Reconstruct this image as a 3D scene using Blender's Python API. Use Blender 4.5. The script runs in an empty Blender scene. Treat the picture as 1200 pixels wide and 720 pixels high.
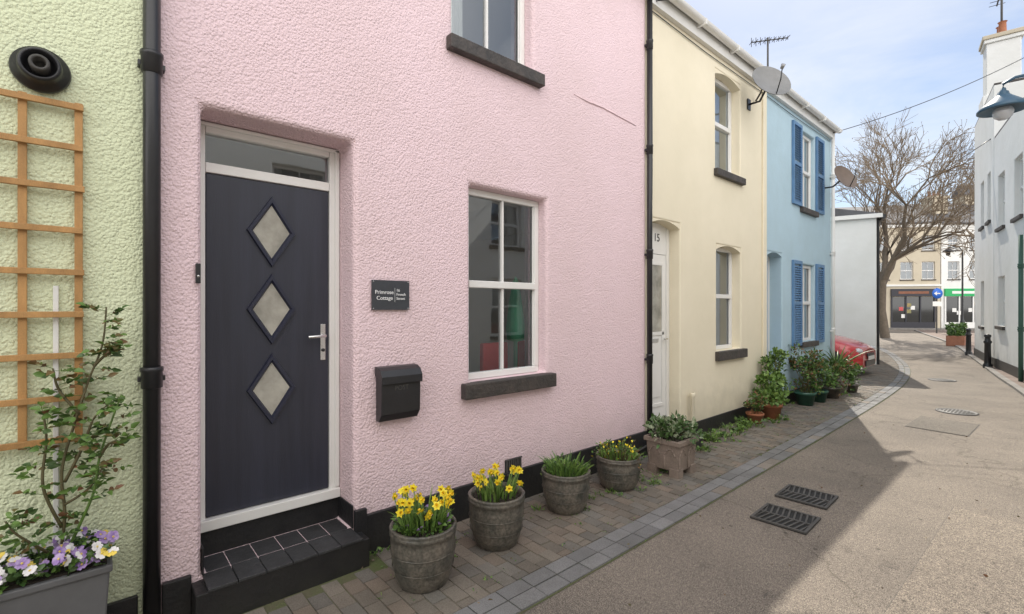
import bpy, math, random
from mathutils import Vector, Matrix, noise
R=random.Random(7)
sc=bpy.context.scene
# ------------------------------------------------------------------ camera
F=560.0; YAW=math.atan(640/560)
cam=bpy.data.cameras.new('camera'); camo=bpy.data.objects.new('camera',cam); sc.collection.objects.link(camo)
cam.sensor_width=36; cam.lens=36*F/1200; cam.clip_start=0.05; cam.clip_end=1500
camo.location=(3.13,0,1.70); camo.rotation_euler=(math.radians(90),0,YAW)
sc.camera=camo
# ------------------------------------------------------------------ world + sun
SUNEL=math.radians(45); SUNAZ=math.radians(-20.6)
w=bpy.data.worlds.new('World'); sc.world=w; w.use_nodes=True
nt=w.node_tree; nt.nodes.clear(); WL=nt.links
out=nt.nodes.new('ShaderNodeOutputWorld'); bg=nt.nodes.new('ShaderNodeBackground')
sky=nt.nodes.new('ShaderNodeTexSky'); sky.sky_type='NISHITA'; sky.sun_disc=False
sky.sun_elevation=SUNEL; sky.sun_rotation=SUNAZ; sky.air_density=1.0; sky.dust_density=.6; sky.ozone_density=1.8
hs=nt.nodes.new('ShaderNodeHueSaturation'); hs.inputs['Saturation'].default_value=1.1; hs.inputs['Value'].default_value=1.12; WL.new(sky.outputs[0],hs.inputs['Color'])
tc=nt.nodes.new('ShaderNodeTexCoord'); mp=nt.nodes.new('ShaderNodeMapping'); mp.inputs['Scale'].default_value=(1.2,1.2,3.0)
mp.inputs['Rotation'].default_value=(0.2,0.1,0.6)
nz=nt.nodes.new('ShaderNodeTexNoise'); nz.inputs['Scale'].default_value=2.4; nz.inputs['Detail'].default_value=8; nz.inputs['Roughness'].default_value=.55; nz.inputs['Distortion'].default_value=.5
cr=nt.nodes.new('ShaderNodeValToRGB'); cr.color_ramp.elements[0].position=.42; cr.color_ramp.elements[1].position=.74
cr.color_ramp.elements[0].color=(0.14,0.14,0.14,1); cr.color_ramp.elements[1].color=(.85,.85,.85,1)
WL.new(tc.outputs['Generated'],mp.inputs[0]); WL.new(mp.outputs[0],nz.inputs['Vector']); WL.new(nz.outputs[0],cr.inputs[0])
# extra bright cloud added out of view, opposite the sun, to light the facades
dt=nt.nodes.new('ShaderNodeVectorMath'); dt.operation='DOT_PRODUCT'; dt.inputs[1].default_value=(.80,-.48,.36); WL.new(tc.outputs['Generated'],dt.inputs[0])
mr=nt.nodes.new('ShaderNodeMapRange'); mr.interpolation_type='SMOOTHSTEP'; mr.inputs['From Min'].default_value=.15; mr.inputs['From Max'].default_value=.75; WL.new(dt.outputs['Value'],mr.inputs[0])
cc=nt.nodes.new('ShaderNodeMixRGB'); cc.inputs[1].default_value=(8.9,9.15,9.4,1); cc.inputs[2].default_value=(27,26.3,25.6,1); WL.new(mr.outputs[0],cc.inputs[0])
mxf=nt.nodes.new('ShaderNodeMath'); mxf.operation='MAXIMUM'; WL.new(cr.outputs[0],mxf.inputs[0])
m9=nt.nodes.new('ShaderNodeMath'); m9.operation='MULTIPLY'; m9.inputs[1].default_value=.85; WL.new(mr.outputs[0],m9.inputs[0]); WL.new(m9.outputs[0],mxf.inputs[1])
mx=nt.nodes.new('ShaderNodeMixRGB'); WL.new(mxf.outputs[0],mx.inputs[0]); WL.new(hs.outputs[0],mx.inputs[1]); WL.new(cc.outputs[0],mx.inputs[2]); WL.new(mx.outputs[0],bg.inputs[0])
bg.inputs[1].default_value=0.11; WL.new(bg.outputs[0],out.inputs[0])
sd=Vector((math.sin(SUNAZ)*math.cos(SUNEL),math.cos(SUNAZ)*math.cos(SUNEL),math.sin(SUNEL)))
sl=bpy.data.lights.new('sun','SUN'); sl.energy=5.0; sl.angle=math.radians(.5); sl.color=(1,.93,.82)
so=bpy.data.objects.new('sun',sl); sc.collection.objects.link(so); so.location=(-5,10,15); so.rotation_euler=sd.to_track_quat('Z','Y').to_euler()
sc.view_settings.view_transform='Standard'; sc.view_settings.look='None'; sc.view_settings.exposure=0
# ------------------------------------------------------------------ materials
def M(name,col,rough=.7,var=0.0,vs=3.0,col2=None,bumps=(),metal=0.0,spec=.5,attr=False,stretch=None,dirt=None,coat=0,fine=0.0,fs=150):
    m=bpy.data.materials.new(name); m.use_nodes=True; n=m.node_tree; L=n.links
    b=n.nodes['Principled BSDF']; b.inputs['Roughness'].default_value=rough; b.inputs['Metallic'].default_value=metal
    b.inputs['Specular IOR Level'].default_value=spec
    if coat: b.inputs['Coat Weight'].default_value=coat; b.inputs['Coat Roughness'].default_value=.05
    t=n.nodes.new('ShaderNodeTexCoord'); mpn=n.nodes.new('ShaderNodeMapping'); L.new(t.outputs['Object'],mpn.inputs[0])
    if stretch: mpn.inputs['Scale'].default_value=stretch
    vec=mpn.outputs[0]
    c=tuple(col)+(1,)
    if attr:
        a=n.nodes.new('ShaderNodeVertexColor'); a.layer_name='Col'; cur=a.outputs[0]
    else:
        rgb=n.nodes.new('ShaderNodeRGB'); rgb.outputs[0].default_value=c; cur=rgb.outputs[0]
    if var or col2:
        nn=n.nodes.new('ShaderNodeTexNoise'); nn.inputs['Scale'].default_value=vs; nn.inputs['Detail'].default_value=5; nn.inputs['Roughness'].default_value=.62
        L.new(vec,nn.inputs['Vector']); r=n.nodes.new('ShaderNodeValToRGB'); r.color_ramp.elements[0].position=.33; r.color_ramp.elements[1].position=.68
        L.new(nn.outputs[0],r.inputs[0]); mm=n.nodes.new('ShaderNodeMixRGB'); L.new(r.outputs[0],mm.inputs[0]); L.new(cur,mm.inputs[1])
        if col2: mm.inputs[2].default_value=tuple(col2)+(1,)
        else:
            mul=n.nodes.new('ShaderNodeMixRGB'); mul.blend_type='MULTIPLY'; mul.inputs[0].default_value=1; L.new(cur,mul.inputs[1]); v=1-var; mul.inputs[2].default_value=(v,v,v*.98,1); L.new(mul.outputs[0],mm.inputs[2])
        cur=mm.outputs[0]
    if fine:
        nn=n.nodes.new('ShaderNodeTexNoise'); nn.inputs['Scale'].default_value=fs; nn.inputs['Detail'].default_value=2; L.new(vec,nn.inputs['Vector'])
        r=n.nodes.new('ShaderNodeMapRange'); r.inputs['From Min'].default_value=.3; r.inputs['From Max'].default_value=.7; r.inputs['To Min'].default_value=1-fine; r.inputs['To Max'].default_value=1+fine
        L.new(nn.outputs[0],r.inputs[0]); mul=n.nodes.new('ShaderNodeMixRGB'); mul.blend_type='MULTIPLY'; mul.inputs[0].default_value=1; L.new(cur,mul.inputs[1]); L.new(r.outputs[0],mul.inputs[2]); cur=mul.outputs[0]
    if dirt: # darker, stained towards the ground with noise
        z0,dc=dirt
        sp=n.nodes.new('ShaderNodeSeparateXYZ'); L.new(t.outputs['Object'],sp.inputs[0])
        nn=n.nodes.new('ShaderNodeTexNoise'); nn.inputs['Scale'].default_value=5; nn.inputs['Detail'].default_value=5; L.new(t.outputs['Object'],nn.inputs['Vector'])
        ad=n.nodes.new('ShaderNodeMath'); ad.operation='MULTIPLY_ADD'; ad.inputs[1].default_value=.7; L.new(nn.outputs[0],ad.inputs[0]); L.new(sp.outputs[2],ad.inputs[2])
        r=n.nodes.new('ShaderNodeMapRange'); r.inputs['From Min'].default_value=z0; r.inputs['From Max'].default_value=z0+.7; r.inputs['To Min'].default_value=.6; r.inputs['To Max'].default_value=0
        L.new(ad.outputs[0],r.inputs[0]); mm=n.nodes.new('ShaderNodeMixRGB'); L.new(r.outputs[0],mm.inputs[0]); L.new(cur,mm.inputs[1]); mm.inputs[2].default_value=tuple(dc)+(1,); cur=mm.outputs[0]
    L.new(cur,b.inputs['Base Color'])
    prev=None
    for (kind,s,st,dist) in bumps:
        if kind=='n':
            x=n.nodes.new('ShaderNodeTexNoise'); x.inputs['Scale'].default_value=s; x.inputs['Detail'].default_value=2; o=x.outputs[0]
        elif kind=='v':
            x=n.nodes.new('ShaderNodeTexVoronoi'); x.feature='F1'; x.inputs['Scale'].default_value=s; o=x.outputs[0]
        L.new(vec,x.inputs['Vector'])
        bn=n.nodes.new('ShaderNodeBump'); bn.inputs['Strength'].default_value=st; bn.inputs['Distance'].default_value=dist
        if kind=='v': bn.invert=True
        L.new(o,bn.inputs['Height'])
        if prev: L.new(prev,bn.inputs['Normal'])
        prev=bn.outputs[0]
    if prev: L.new(prev,b.inputs['Normal'])
    return m
RC=(('n',13,.22,.02),('v',66,.66,.010),('n',110,.65,.008))
pink=M('pink_render',(.86,.665,.705),.85,.06,1.3,bumps=RC,spec=.2,dirt=(.30,(.60,.48,.47)))
green=M('green_render',(.76,.81,.57),.85,.06,1.5,bumps=RC,spec=.2,dirt=(.35,(.48,.52,.36)))
yellow=M('yellow_render',(.84,.765,.60),.85,.07,1.2,bumps=(('n',6,.2,.02),('n',60,.3,.006)),spec=.2,dirt=(.3,(.42,.38,.28)))
blue=M('blue_render',(.46,.61,.70),.85,.09,1.4,bumps=(('n',7,.2,.02),('n',60,.3,.006)),spec=.2,dirt=(.3,(.25,.36,.42)))
white=M('white_render',(.83,.83,.81),.85,.10,1.0,bumps=(('n',5,.3,.02),('n',50,.25,.006)),spec=.2,dirt=(.3,(.5,.5,.46)))
cream=M('cream_render',(.62,.55,.43),.85,.12,.8,spec=.2)
black=M('black_masonry_paint',(.018,.018,.02),.45,.3,4,bumps=(('n',40,.4,.008),),spec=.5,fine=.3,dirt=(-.05,(.06,.055,.045)))
iron=M('black_iron',(.022,.022,.025),.34,.2,8,bumps=(('n',60,.15,.003),))
greyiron=M('cast_iron',(.09,.085,.08),.6,.4,10,bumps=(('n',80,.3,.003),))
upvc=M('white_upvc',(.82,.81,.79),.3,.05,3,spec=.5)
doorm=M('slate_blue_door',(.034,.037,.056),.40,.25,2.0,bumps=(('n',30,.35,.002),),stretch=(1,9,.5),spec=.5)
doortrim=M('door_moulding',(.020,.023,.045),.3)
leadglass=M('obscure_glass',(.48,.46,.40),.10,.5,5,spec=.9,bumps=(('n',60,.1,.003),))
chrome=M('satin_chrome',(.7,.7,.7),.25,metal=1)
slate=M('slate_sill',(.04,.036,.034),.6,0,9,col2=(.08,.066,.058),bumps=(('n',30,.6,.012),),fine=.3)
tile=M('step_tile',(.05,.05,.053),.5,.35,7,bumps=(('n',25,.4,.006),),fine=.25)
roofm=M('slate_roof',(.13,.13,.14),.7,.3,2,bumps=(('n',14,.5,.02),))
wood=M('trellis_timber',(.55,.30,.11),.65,.35,3,stretch=(4,4,1),bumps=(('n',60,.3,.003),),fine=.15)
plaque=M('slate_plaque',(.05,.055,.065),.5,.2,20)
wtext=M('white_lettering',(.85,.85,.85),.5)
potm=M('glazed_pot',(.18,.155,.125),.34,0,7,col2=(.05,.053,.046),bumps=(('n',25,.5,.008),),fine=.35,fs=60)
terra=M('terracotta',(.42,.16,.08),.75,.3,8,fine=.15)
stonep=M('stone_planter',(.28,.22,.18),.85,.3,7,bumps=(('n',40,.5,.008),),fine=.15)
plast=M('grey_planter',(.14,.14,.145),.5,.2,5,bumps=(('n',70,.15,.002),))
greenpot=M('green_glaze',(.03,.10,.07),.3,.3,8)
soil=M('soil',(.035,.025,.018),.95,.4,20,bumps=(('n',50,1,.02),))
leafA=M('leaf_green',(.085,.17,.03),.5,0,14,col2=(.14,.24,.05))
leafB=M('leaf_dark',(.04,.095,.02),.45,0,12,col2=(.08,.14,.04))
leafC=M('leaf_red_tinged',(.11,.13,.03),.5,0,16,col2=(.20,.07,.04))
leafY=M('blade_green',(.13,.24,.05),.45,0,10,col2=(.21,.30,.07))
ivyv=M('variegated_leaf',(.10,.16,.07),.5,0,30,col2=(.45,.48,.33))
stemm=M('stem',(.13,.11,.05),.6,.3,20)
daff=M('daffodil_yellow',(.88,.72,.04),.5)
daffc=M('daffodil_trumpet',(.86,.58,.02),.5)
purp=M('pansy_purple',(.22,.10,.38),.6,0,30,col2=(.52,.40,.62)); pwh=M('pansy_white',(.80,.77,.76),.6); pye=M('pansy_yellow',(.8,.6,.1),.6)
bluesh=M('blue_shutter',(.12,.25,.45),.5,.2,5)
dishm=M('dish_grey',(.24,.24,.24),.5,.2,6)
dishb=M('dish_mesh_brown',(.20,.15,.12),.6,.2,6)
alu=M('aluminium',(.35,.35,.35),.4,metal=.6)
redp=M('red_car_paint',(.50,.015,.02),.3,coat=1)
dglass=M('dark_glass',(.015,.018,.02),.05,spec=.9)
rubber=M('rubber',(.02,.02,.02),.8)
lampglass=M('lens',(.6,.6,.62),.08,spec=1)
interior=M('interior_wall',(.60,.58,.53),.9)
redc=M('red_upholstery',(.80,.03,.03),.6)
greenc=M('green_curtain',(.15,.65,.38),.8)
netc=M('net_curtain',(.78,.78,.75),.9,.2,6,stretch=(1,14,.5))
joint=M('moss_joint',(.12,.105,.065),.95,0,4,col2=(.09,.12,.035),bumps=(('n',60,.8,.01),))
paver=M('paver',(.2,.18,.16),.85,.30,2.5,attr=True,bumps=(('n',50,.5,.006),),fine=.22)
bark=M('bark',(.16,.13,.10),.9,.3,8)
twig=M('twig',(.27,.21,.15),.9,.3,8)
blueiron=M('blue_grey_lantern',(.06,.13,.20),.4,.2,6)
greeniron=M('green_post',(.05,.12,.09),.5)
signblue=M('sign_blue',(.02,.14,.60),.4); signgreen=M('sign_green',(.02,.40,.12),.5); signred=M('sign_red',(.22,.05,.045),.5); shopdark=M('shop_sign_dark',(.03,.03,.04),.5); brickm=M('brick_red_brown',(.30,.13,.08),.8,.3,6); shopcol=M('shop_goods',(.45,.30,.12),.8,0,3,col2=(.10,.20,.12))
# glass
glass=bpy.data.materials.new('window_glass'); glass.use_nodes=True
n=glass.node_tree; n.nodes.clear(); o=n.nodes.new('ShaderNodeOutputMaterial'); ms=n.nodes.new('ShaderNodeMixShader'); tr=n.nodes.new('ShaderNodeBsdfTransparent'); gl=n.nodes.new('ShaderNodeBsdfGlossy')
tr.inputs[0].default_value=(.84,.87,.87,1); gl.inputs['Roughness'].default_value=.01; gl.inputs[0].default_value=(.9,.95,1,1)
fr=n.nodes.new('ShaderNodeFresnel'); fr.inputs[0].default_value=1.5; ma=n.nodes.new('ShaderNodeMath'); ma.operation='MULTIPLY_ADD'; ma.inputs[1].default_value=1.6; ma.inputs[2].default_value=.12; ma.use_clamp=True
t=n.nodes.new('ShaderNodeTexCoord'); nn=n.nodes.new('ShaderNodeTexNoise'); nn.inputs['Scale'].default_value=2.2; n.links.new(t.outputs['Object'],nn.inputs['Vector']); bn=n.nodes.new('ShaderNodeBump'); bn.inputs['Strength'].default_value=.05; bn.inputs['Distance'].default_value=.02; n.links.new(nn.outputs[0],bn.inputs['Height']); n.links.new(bn.outputs[0],gl.inputs['Normal'])
n.links.new(fr.outputs[0],ma.inputs[0]); n.links.new(ma.outputs[0],ms.inputs[0]); n.links.new(tr.outputs[0],ms.inputs[1]); n.links.new(gl.outputs[0],ms.inputs[2]); n.links.new(ms.outputs[0],o.inputs[0])
# asphalt
def asphalt(name,a,bcol,crack=True):
    m=bpy.data.materials.new(name); m.use_nodes=True; n=m.node_tree; L=n.links; b=n.nodes['Principled BSDF']; b.inputs['Roughness'].default_value=.85; b.inputs['Specular IOR Level'].default_value=.3
    t=n.nodes.new('ShaderNodeTexCoord'); V=t.outputs['Object']
    def N(s,d=5,r=.6):
        x=n.nodes.new('ShaderNodeTexNoise'); x.inputs['Scale'].default_value=s; x.inputs['Detail'].default_value=d; x.inputs['Roughness'].default_value=r; L.new(V,x.inputs['Vector']); return x.outputs[0]
    def ramp(x,p0,p1,c0,c1):
        r=n.nodes.new('ShaderNodeValToRGB'); r.color_ramp.elements[0].position=p0; r.color_ramp.elements[1].position=p1; r.color_ramp.elements[0].color=c0+(1,); r.color_ramp.elements[1].color=c1+(1,); L.new(x,r.inputs[0]); return r.outputs[0]
    def mul(x,y,f=1):
        q=n.nodes.new('ShaderNodeMixRGB'); q.blend_type='MULTIPLY'; q.inputs[0].default_value=f; L.new(x,q.inputs[1]); L.new(y,q.inputs[2]); return q.outputs[0]
    c=ramp(N(.9),.35,.65,a,bcol)
    c=mul(c,ramp(N(150,1),.38,.62,(.48,.48,.50),(1.5,1.46,1.4)))
    c=mul(c,ramp(N(40,2),.3,.7,(.75,.75,.76),(1.2,1.2,1.18)))
    c=mul(c,ramp(N(3.2,6,.75),.55,.72,(1,1,1),(.66,.66,.67)))
    v0=n.nodes.new('ShaderNodeTexVoronoi'); v0.inputs['Scale'].default_value=4.5; L.new(V,v0.inputs['Vector']); c=mul(c,ramp(v0.outputs[0],.05,.075,(.5,.5,.5),(1,1,1)))
    if crack:
        v=n.nodes.new('ShaderNodeTexVoronoi'); v.feature='DISTANCE_TO_EDGE'; v.inputs['Scale'].default_value=.4
        nn=n.nodes.new('ShaderNodeTexNoise'); nn.inputs['Scale'].default_value=2.5; nn.inputs['Detail'].default_value=5; L.new(V,nn.inputs['Vector'])
        ad=n.nodes.new('ShaderNodeMixRGB'); ad.blend_type='ADD'; ad.inputs[0].default_value=.5; L.new(V,ad.inputs[1]); L.new(nn.outputs['Color'],ad.inputs[2]); L.new(ad.outputs[0],v.inputs['Vector'])
        c=mul(c,ramp(v.outputs[0],.001,.005,(.7,.7,.68),(1,1,1)))
    L.new(c,b.inputs['Base Color'])
    bn=n.nodes.new('ShaderNodeBump'); bn.inputs['Strength'].default_value=.9; bn.inputs['Distance'].default_value=.007; L.new(N(120,2),bn.inputs['Height'])
    b2=n.nodes.new('ShaderNodeBump'); b2.inputs['Strength'].default_value=.4; b2.inputs['Distance'].default_value=.03; L.new(N(6,2),b2.inputs['Height']); L.new(bn.outputs[0],b2.inputs['Normal']); L.new(b2.outputs[0],b.inputs['Normal'])
    return m
asph=asphalt('worn_asphalt',(.195,.172,.148),(.26,.228,.193))
asph2=asphalt('asphalt_patch',(.155,.14,.122),(.20,.18,.155),False)
asph3=asphalt('asphalt_patch_light',(.225,.196,.165),(.275,.24,.20),False)
seam=M('bitumen_seam',(.09,.08,.07),.7,.3,9,fine=.3)
# ------------------------------------------------------------------ mesh builder
def empty(name,loc=(0,0,0)):
    e=bpy.data.objects.new(name,None); sc.collection.objects.link(e); e.location=loc; e.empty_display_size=.2; return e
def par(o,p):
    if p: o.parent=p; o.matrix_parent_inverse=Matrix.Translation(-Vector(p.location))
class MB:
    def __init__(s): s.v=[];s.f=[];s.mi=[];s.sm=[];s.mats=[];s.T=Matrix.Identity(4);s.cols=[];s.col=None
    def mat(s,m):
        if m not in s.mats: s.mats.append(m)
        return s.mats.index(m)
    def av(s,p): s.v.append(tuple(s.T@Vector(p))); return len(s.v)-1
    def af(s,ids,m,sm=False): s.f.append(ids); s.mi.append(s.mat(m)); s.sm.append(sm); s.cols.append(s.col)
    def poly(s,pts,m,sm=False): s.af([s.av(p) for p in pts],m,sm)
    def box(s,x0,x1,y0,y1,z0,z1,m,tx=0,ty=0):
        p=[s.av(q) for q in ((x0+tx,y0+ty,z0),(x1-tx,y0+ty,z0),(x1-tx,y1-ty,z0),(x0+tx,y1-ty,z0),(x0,y0,z1),(x1,y0,z1),(x1,y1,z1),(x0,y1,z1))]
        for q in ((3,2,1,0),(4,5,6,7),(0,1,5,4),(1,2,6,5),(2,3,7,6),(3,0,4,7)): s.af([p[i] for i in q],m)
    def prism(s,pts,axis,a0,a1,m,sm=False):
        def mk(p,a):
            return (a,p[0],p[1]) if axis=='x' else ((p[0],a,p[1]) if axis=='y' else (p[0],p[1],a))
        A=[s.av(mk(p,a0)) for p in pts]; B=[s.av(mk(p,a1)) for p in pts]; n=len(pts)
        for i in range(n): j=(i+1)%n; s.af([A[i],A[j],B[j],B[i]],m,sm)
        s.af(A[::-1],m); s.af(B,m)
    def lathe(s,prof,c,m,seg=24,axis='z',sm=True,a0=0,a1=2*math.pi,cap=False):
        rings=[]
        full=abs(a1-a0-2*math.pi)<1e-6; k=seg if full else seg+1
        for r,h in prof:
            ring=[]
            for i in range(k):
                a=a0+(a1-a0)*i/seg; u,v=r*math.cos(a),r*math.sin(a)
                p={'z':(u,v,h),'x':(h,u,v),'y':(u,h,v)}[axis]
                ring.append(s.av((c[0]+p[0],c[1]+p[1],c[2]+p[2])))
            rings.append(ring)
        for a,b in zip(rings,rings[1:]):
            for i in range(seg):
                j=(i+1)%k; s.af([a[i],a[j],b[j],b[i]],m,sm)
        if cap: s.af(rings[0][::-1],m); s.af(rings[-1],m)
    def tube(s,pts,rad,m,seg=8,cap=True):
        pts=[Vector(p) for p in pts]; n=len(pts)
        if not isinstance(rad,(list,tuple)): rad=[rad]*n
        rings=[]
        for i,p in enumerate(pts):
            d=(pts[min(i+1,n-1)]-pts[max(i-1,0)])
            if d.length<1e-9: d=Vector((0,0,1))
            d.normalize(); a=Vector((0,0,1)) if abs(d.z)<.9 else Vector((1,0,0)); u=d.cross(a).normalized(); v=d.cross(u)
            rings.append([s.av(p+rad[i]*(math.cos(2*math.pi*k/seg)*u+math.sin(2*math.pi*k/seg)*v)) for k in range(seg)])
        for a,b in zip(rings,rings[1:]):
            for i in range(seg): j=(i+1)%seg; s.af([a[i],a[j],b[j],b[i]],m,True)
        if cap: s.af(rings[0][::-1],m); s.af(rings[-1],m)
    def leaf(s,p,d,ln,wd,m,fold=.25):
        d=Vector(d).normalized(); a=Vector((R.uniform(-1,1),R.uniform(-1,1),R.uniform(-.3,1.3))); sd=d.cross(a)
        if sd.length<1e-4: sd=Vector((1,0,0))
        sd.normalize(); up=sd.cross(d).normalized(); p=Vector(p)
        q1=p+d*ln*.33; q2=p+d*ln*.7
        L1=q1+sd*wd*.5+up*wd*fold; R1=q1-sd*wd*.5+up*wd*fold; L2=q2+sd*wd*.36+up*wd*fold*.5; R2=q2-sd*wd*.36+up*wd*fold*.5; tp=p+d*ln-up*wd*.2
        i=[s.av(x) for x in (p,L1,R1,L2,R2,tp,q1,q2)]
        for q in ((0,6,1),(0,2,6),(6,7,3,1),(2,4,7,6),(7,5,3),(4,5,7)): s.af([i[k] for k in q],m,True)
    def blade(s,p,lean,h,wd,m,droop=.3):
        p=Vector(p); lean=Vector(lean); sd=lean.cross(Vector((0,0,1)))
        if sd.length<1e-3: sd=Vector((1,0,0))
        sd.normalize(); a=R.uniform(0,3.14); sd=Matrix.Rotation(a,3,'Z')@sd
        prev=None; N=5
        for i in range(N+1):
            t=i/N; c=p+lean*(t**1.7)*h+Vector((0,0,h*(t-droop*t**3))); ww=wd*(1-t**3)*.5+.0006
            cur=(s.av(c+sd*ww),s.av(c-sd*ww))
            if prev: s.af([prev[0],prev[1],cur[1],cur[0]],m,True)
            prev=cur
    def done(s,name,p=None,bevel=0,seg=2,ang=35):
        me=bpy.data.meshes.new(name); me.from_pydata(s.v,[],s.f)
        for m in s.mats: me.materials.append(m)
        me.polygons.foreach_set('material_index',s.mi); me.polygons.foreach_set('use_smooth',s.sm)
        if any(c is not None for c in s.cols):
            ca=me.color_attributes.new('Col','FLOAT_COLOR','CORNER')
            for pi,pl in enumerate(me.polygons):
                c=s.cols[pi] or (.2,.2,.2)
                for k in pl.loop_indices: ca.data[k].color=(c[0],c[1],c[2],1)
        me.update(); ob=bpy.data.objects.new(name,me); sc.collection.objects.link(ob)
        if bevel:
            b=ob.modifiers.new('bevel','BEVEL'); b.width=bevel; b.segments=seg; b.limit_method='ANGLE'; b.angle_limit=math.radians(ang)
        par(ob,p); return ob
def text(body,loc,size,m,p,rz=90,align='CENTER'):
    cu=bpy.data.curves.new('lettering','FONT'); cu.body=body; cu.size=size; cu.extrude=.0015; cu.align_x=align; cu.align_y='CENTER'; cu.materials.append(m)
    o=bpy.data.objects.new('lettering',cu); sc.collection.objects.link(o); o.location=loc; o.rotation_euler=(math.radians(90),0,math.radians(rz)); par(o,p); return o
# ------------------------------------------------------------------ walls with openings (x = outward)
def wall(name,p,y0,y1,z0,z1,ops,m,t=.32,bevel=.025,T=None,arch=()):
    ys=sorted({y0,y1}|{a for o in ops for a in o[:2]}); zs=sorted({z0,z1}|{a for o in ops for a in o[2:4]})
    mb=MB()
    if T is not None: mb.T=T
    vid={}
    def V(i,j,k):
        if (i,j,k) not in vid: vid[(i,j,k)]=mb.av((0 if k==0 else -t,ys[i],zs[j]))
        return vid[(i,j,k)]
    def solid(i,j):
        if i<0 or j<0 or i>=len(ys)-1 or j>=len(zs)-1: return False
        cy=(ys[i]+ys[i+1])/2; cz=(zs[j]+zs[j+1])/2
        return not any(o[0]<cy<o[1] and o[2]<cz<o[3] for o in ops)
    for i in range(len(ys)-1):
        for j in range(len(zs)-1):
            if not solid(i,j): continue
            mb.af([V(i,j,0),V(i+1,j,0),V(i+1,j+1,0),V(i,j+1,0)],m); mb.af([V(i,j,1),V(i,j+1,1),V(i+1,j+1,1),V(i+1,j,1)],m)
            if not solid(i-1,j): mb.af([V(i,j,0),V(i,j+1,0),V(i,j+1,1),V(i,j,1)],m)
            if not solid(i+1,j): mb.af([V(i+1,j,0),V(i+1,j,1),V(i+1,j+1,1),V(i+1,j+1,0)],m)
            if not solid(i,j-1): mb.af([V(i,j,0),V(i,j,1),V(i+1,j,1),V(i+1,j,0)],m)
            if not solid(i,j+1): mb.af([V(i,j+1,0),V(i+1,j+1,0),V(i+1,j+1,1),V(i,j+1,1)],m)
    ob=mb.done(name,p,bevel=bevel,seg=3)
    for (a,b,zt,rise) in arch:
        mb=MB()
        if T is not None: mb.T=T
        mid=(a+b)/2; N=14
        def az(y):
            q=(y-mid)/((b-a)/2); return zt-.002-rise*q*q
        arc=[(a+.002+(b-a-.004)*i/N,az(a+(b-a)*i/N)) for i in range(N+1)]
        for i in range(N):
            (ya,za),(yb,zb)=arc[i],arc[i+1]
            mb.prism([(ya,za-.001),(yb,zb-.001),(yb,zt+.001),(ya,zt+.001)],'x',-t+.003,-.006,m)
        mb.done('arch_head',p)
    return ob
def window(p,y0,y1,z0,z1,xp=-.1,mull=(.5,),trans=(.5,),fw=.055,T=None,curt=None,name='window'):
    mb=MB()
    if T is not None: mb.T=T
    xa,xb=xp-.06,xp
    mb.box(xa,xb,y0,y1,z0,z0+fw,upvc); mb.box(xa,xb,y0,y1,z1-fw,z1,upvc)
    mb.box(xa,xb,y0,y0+fw,z0+fw,z1-fw,upvc); mb.box(xa,xb,y1-fw,y1,z0+fw,z1-fw,upvc)
    for tz in trans:
        z=z0+(z1-z0)*tz; mb.box(xa,xb+.012,y0+fw,y1-fw,z-fw*.55,z+fw*.55,upvc)
    for q in mull:
        y=y0+(y1-y0)*q; mb.box(xa+.004,xb-.008,y-.011,y+.011,z0+fw,z1-fw,upvc)
    b=fw+.012
    mb.box(xb-.03,xb-.012,y0+fw,y0+b,z0+fw,z1-fw,upvc); mb.box(xb-.03,xb-.012,y1-b,y1-fw,z0+fw,z1-fw,upvc)
    mb.done(name+'_frame',p,bevel=.006)
    g=MB()
    if T is not None: g.T=T
    xg=xp-.035; g.poly([(xg,y0+fw,z0+fw),(xg,y1-fw,z0+fw),(xg,y1-fw,z1-fw),(xg,y0+fw,z1-fw)],glass); g.done(name+'_glass',p)
    if curt:
        c=MB()
        if T is not None: c.T=T
        for (f0,f1,m) in curt:
            a=y0+(y1-y0)*f0; bb=y0+(y1-y0)*f1; N=max(6,int((bb-a)/.02)); prev=None
            for i in range(N+1):
                y=a+(bb-a)*i/N; x=xp-.2+.018*math.sin(i*1.7)+R.uniform(-.004,.004)
                cur=(c.av((x,y,z0+.02)),c.av((x,y,z1)))
                if prev: c.af([prev[0],cur[0],cur[1],prev[1]],m,True)
                prev=cur
        c.done(name+'_curtain',p)
def shell(p,y0,y1,zt,m,depth=7.0,ridge=7.3,t=.2,x0=-.32,through=False):
    mb=MB()
    xr=-depth/2
    for a,b in ((y0+.002,y0+t),(y1-t,y1-.002)):
        mb.prism([(x0-.001,0),(x0-.001,zt),(xr,ridge-.09),(-depth,zt),(-depth,0)],'y',a,b,m)
    if not through: mb.box(-depth-.2,-depth-.001,y0+.002,y1-.002,0,zt,m)
    mb.done('side_walls',p)
    if through: # unseen rear openings, added to let daylight into the rooms
        wall('back_wall',p,y0+.002,y1-.002,0,zt,[(y0+.6,y1-.6,.3,2.5),(y0+.9,y0+2.2,3.5,4.8)],m,t=.2,T=Matrix.Translation((-depth-.001,0,0)))
    mb=MB(); mb.box(-depth,x0-.004,y0+t+.001,y1-t-.001,2.75,2.95,interior); mb.box(-depth,x0-.004,y0+t+.001,y1-t-.001,.15,.27,interior)
    if not through: mb.box(-3.6,-3.5,y0+t+.001,y1-t-.001,.28,2.74,interior)
    mb.box(-3.6,-3.5,y0+t+.001,y1-t-.001,2.96,5.2,interior); mb.done('interior_floors',p)
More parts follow.
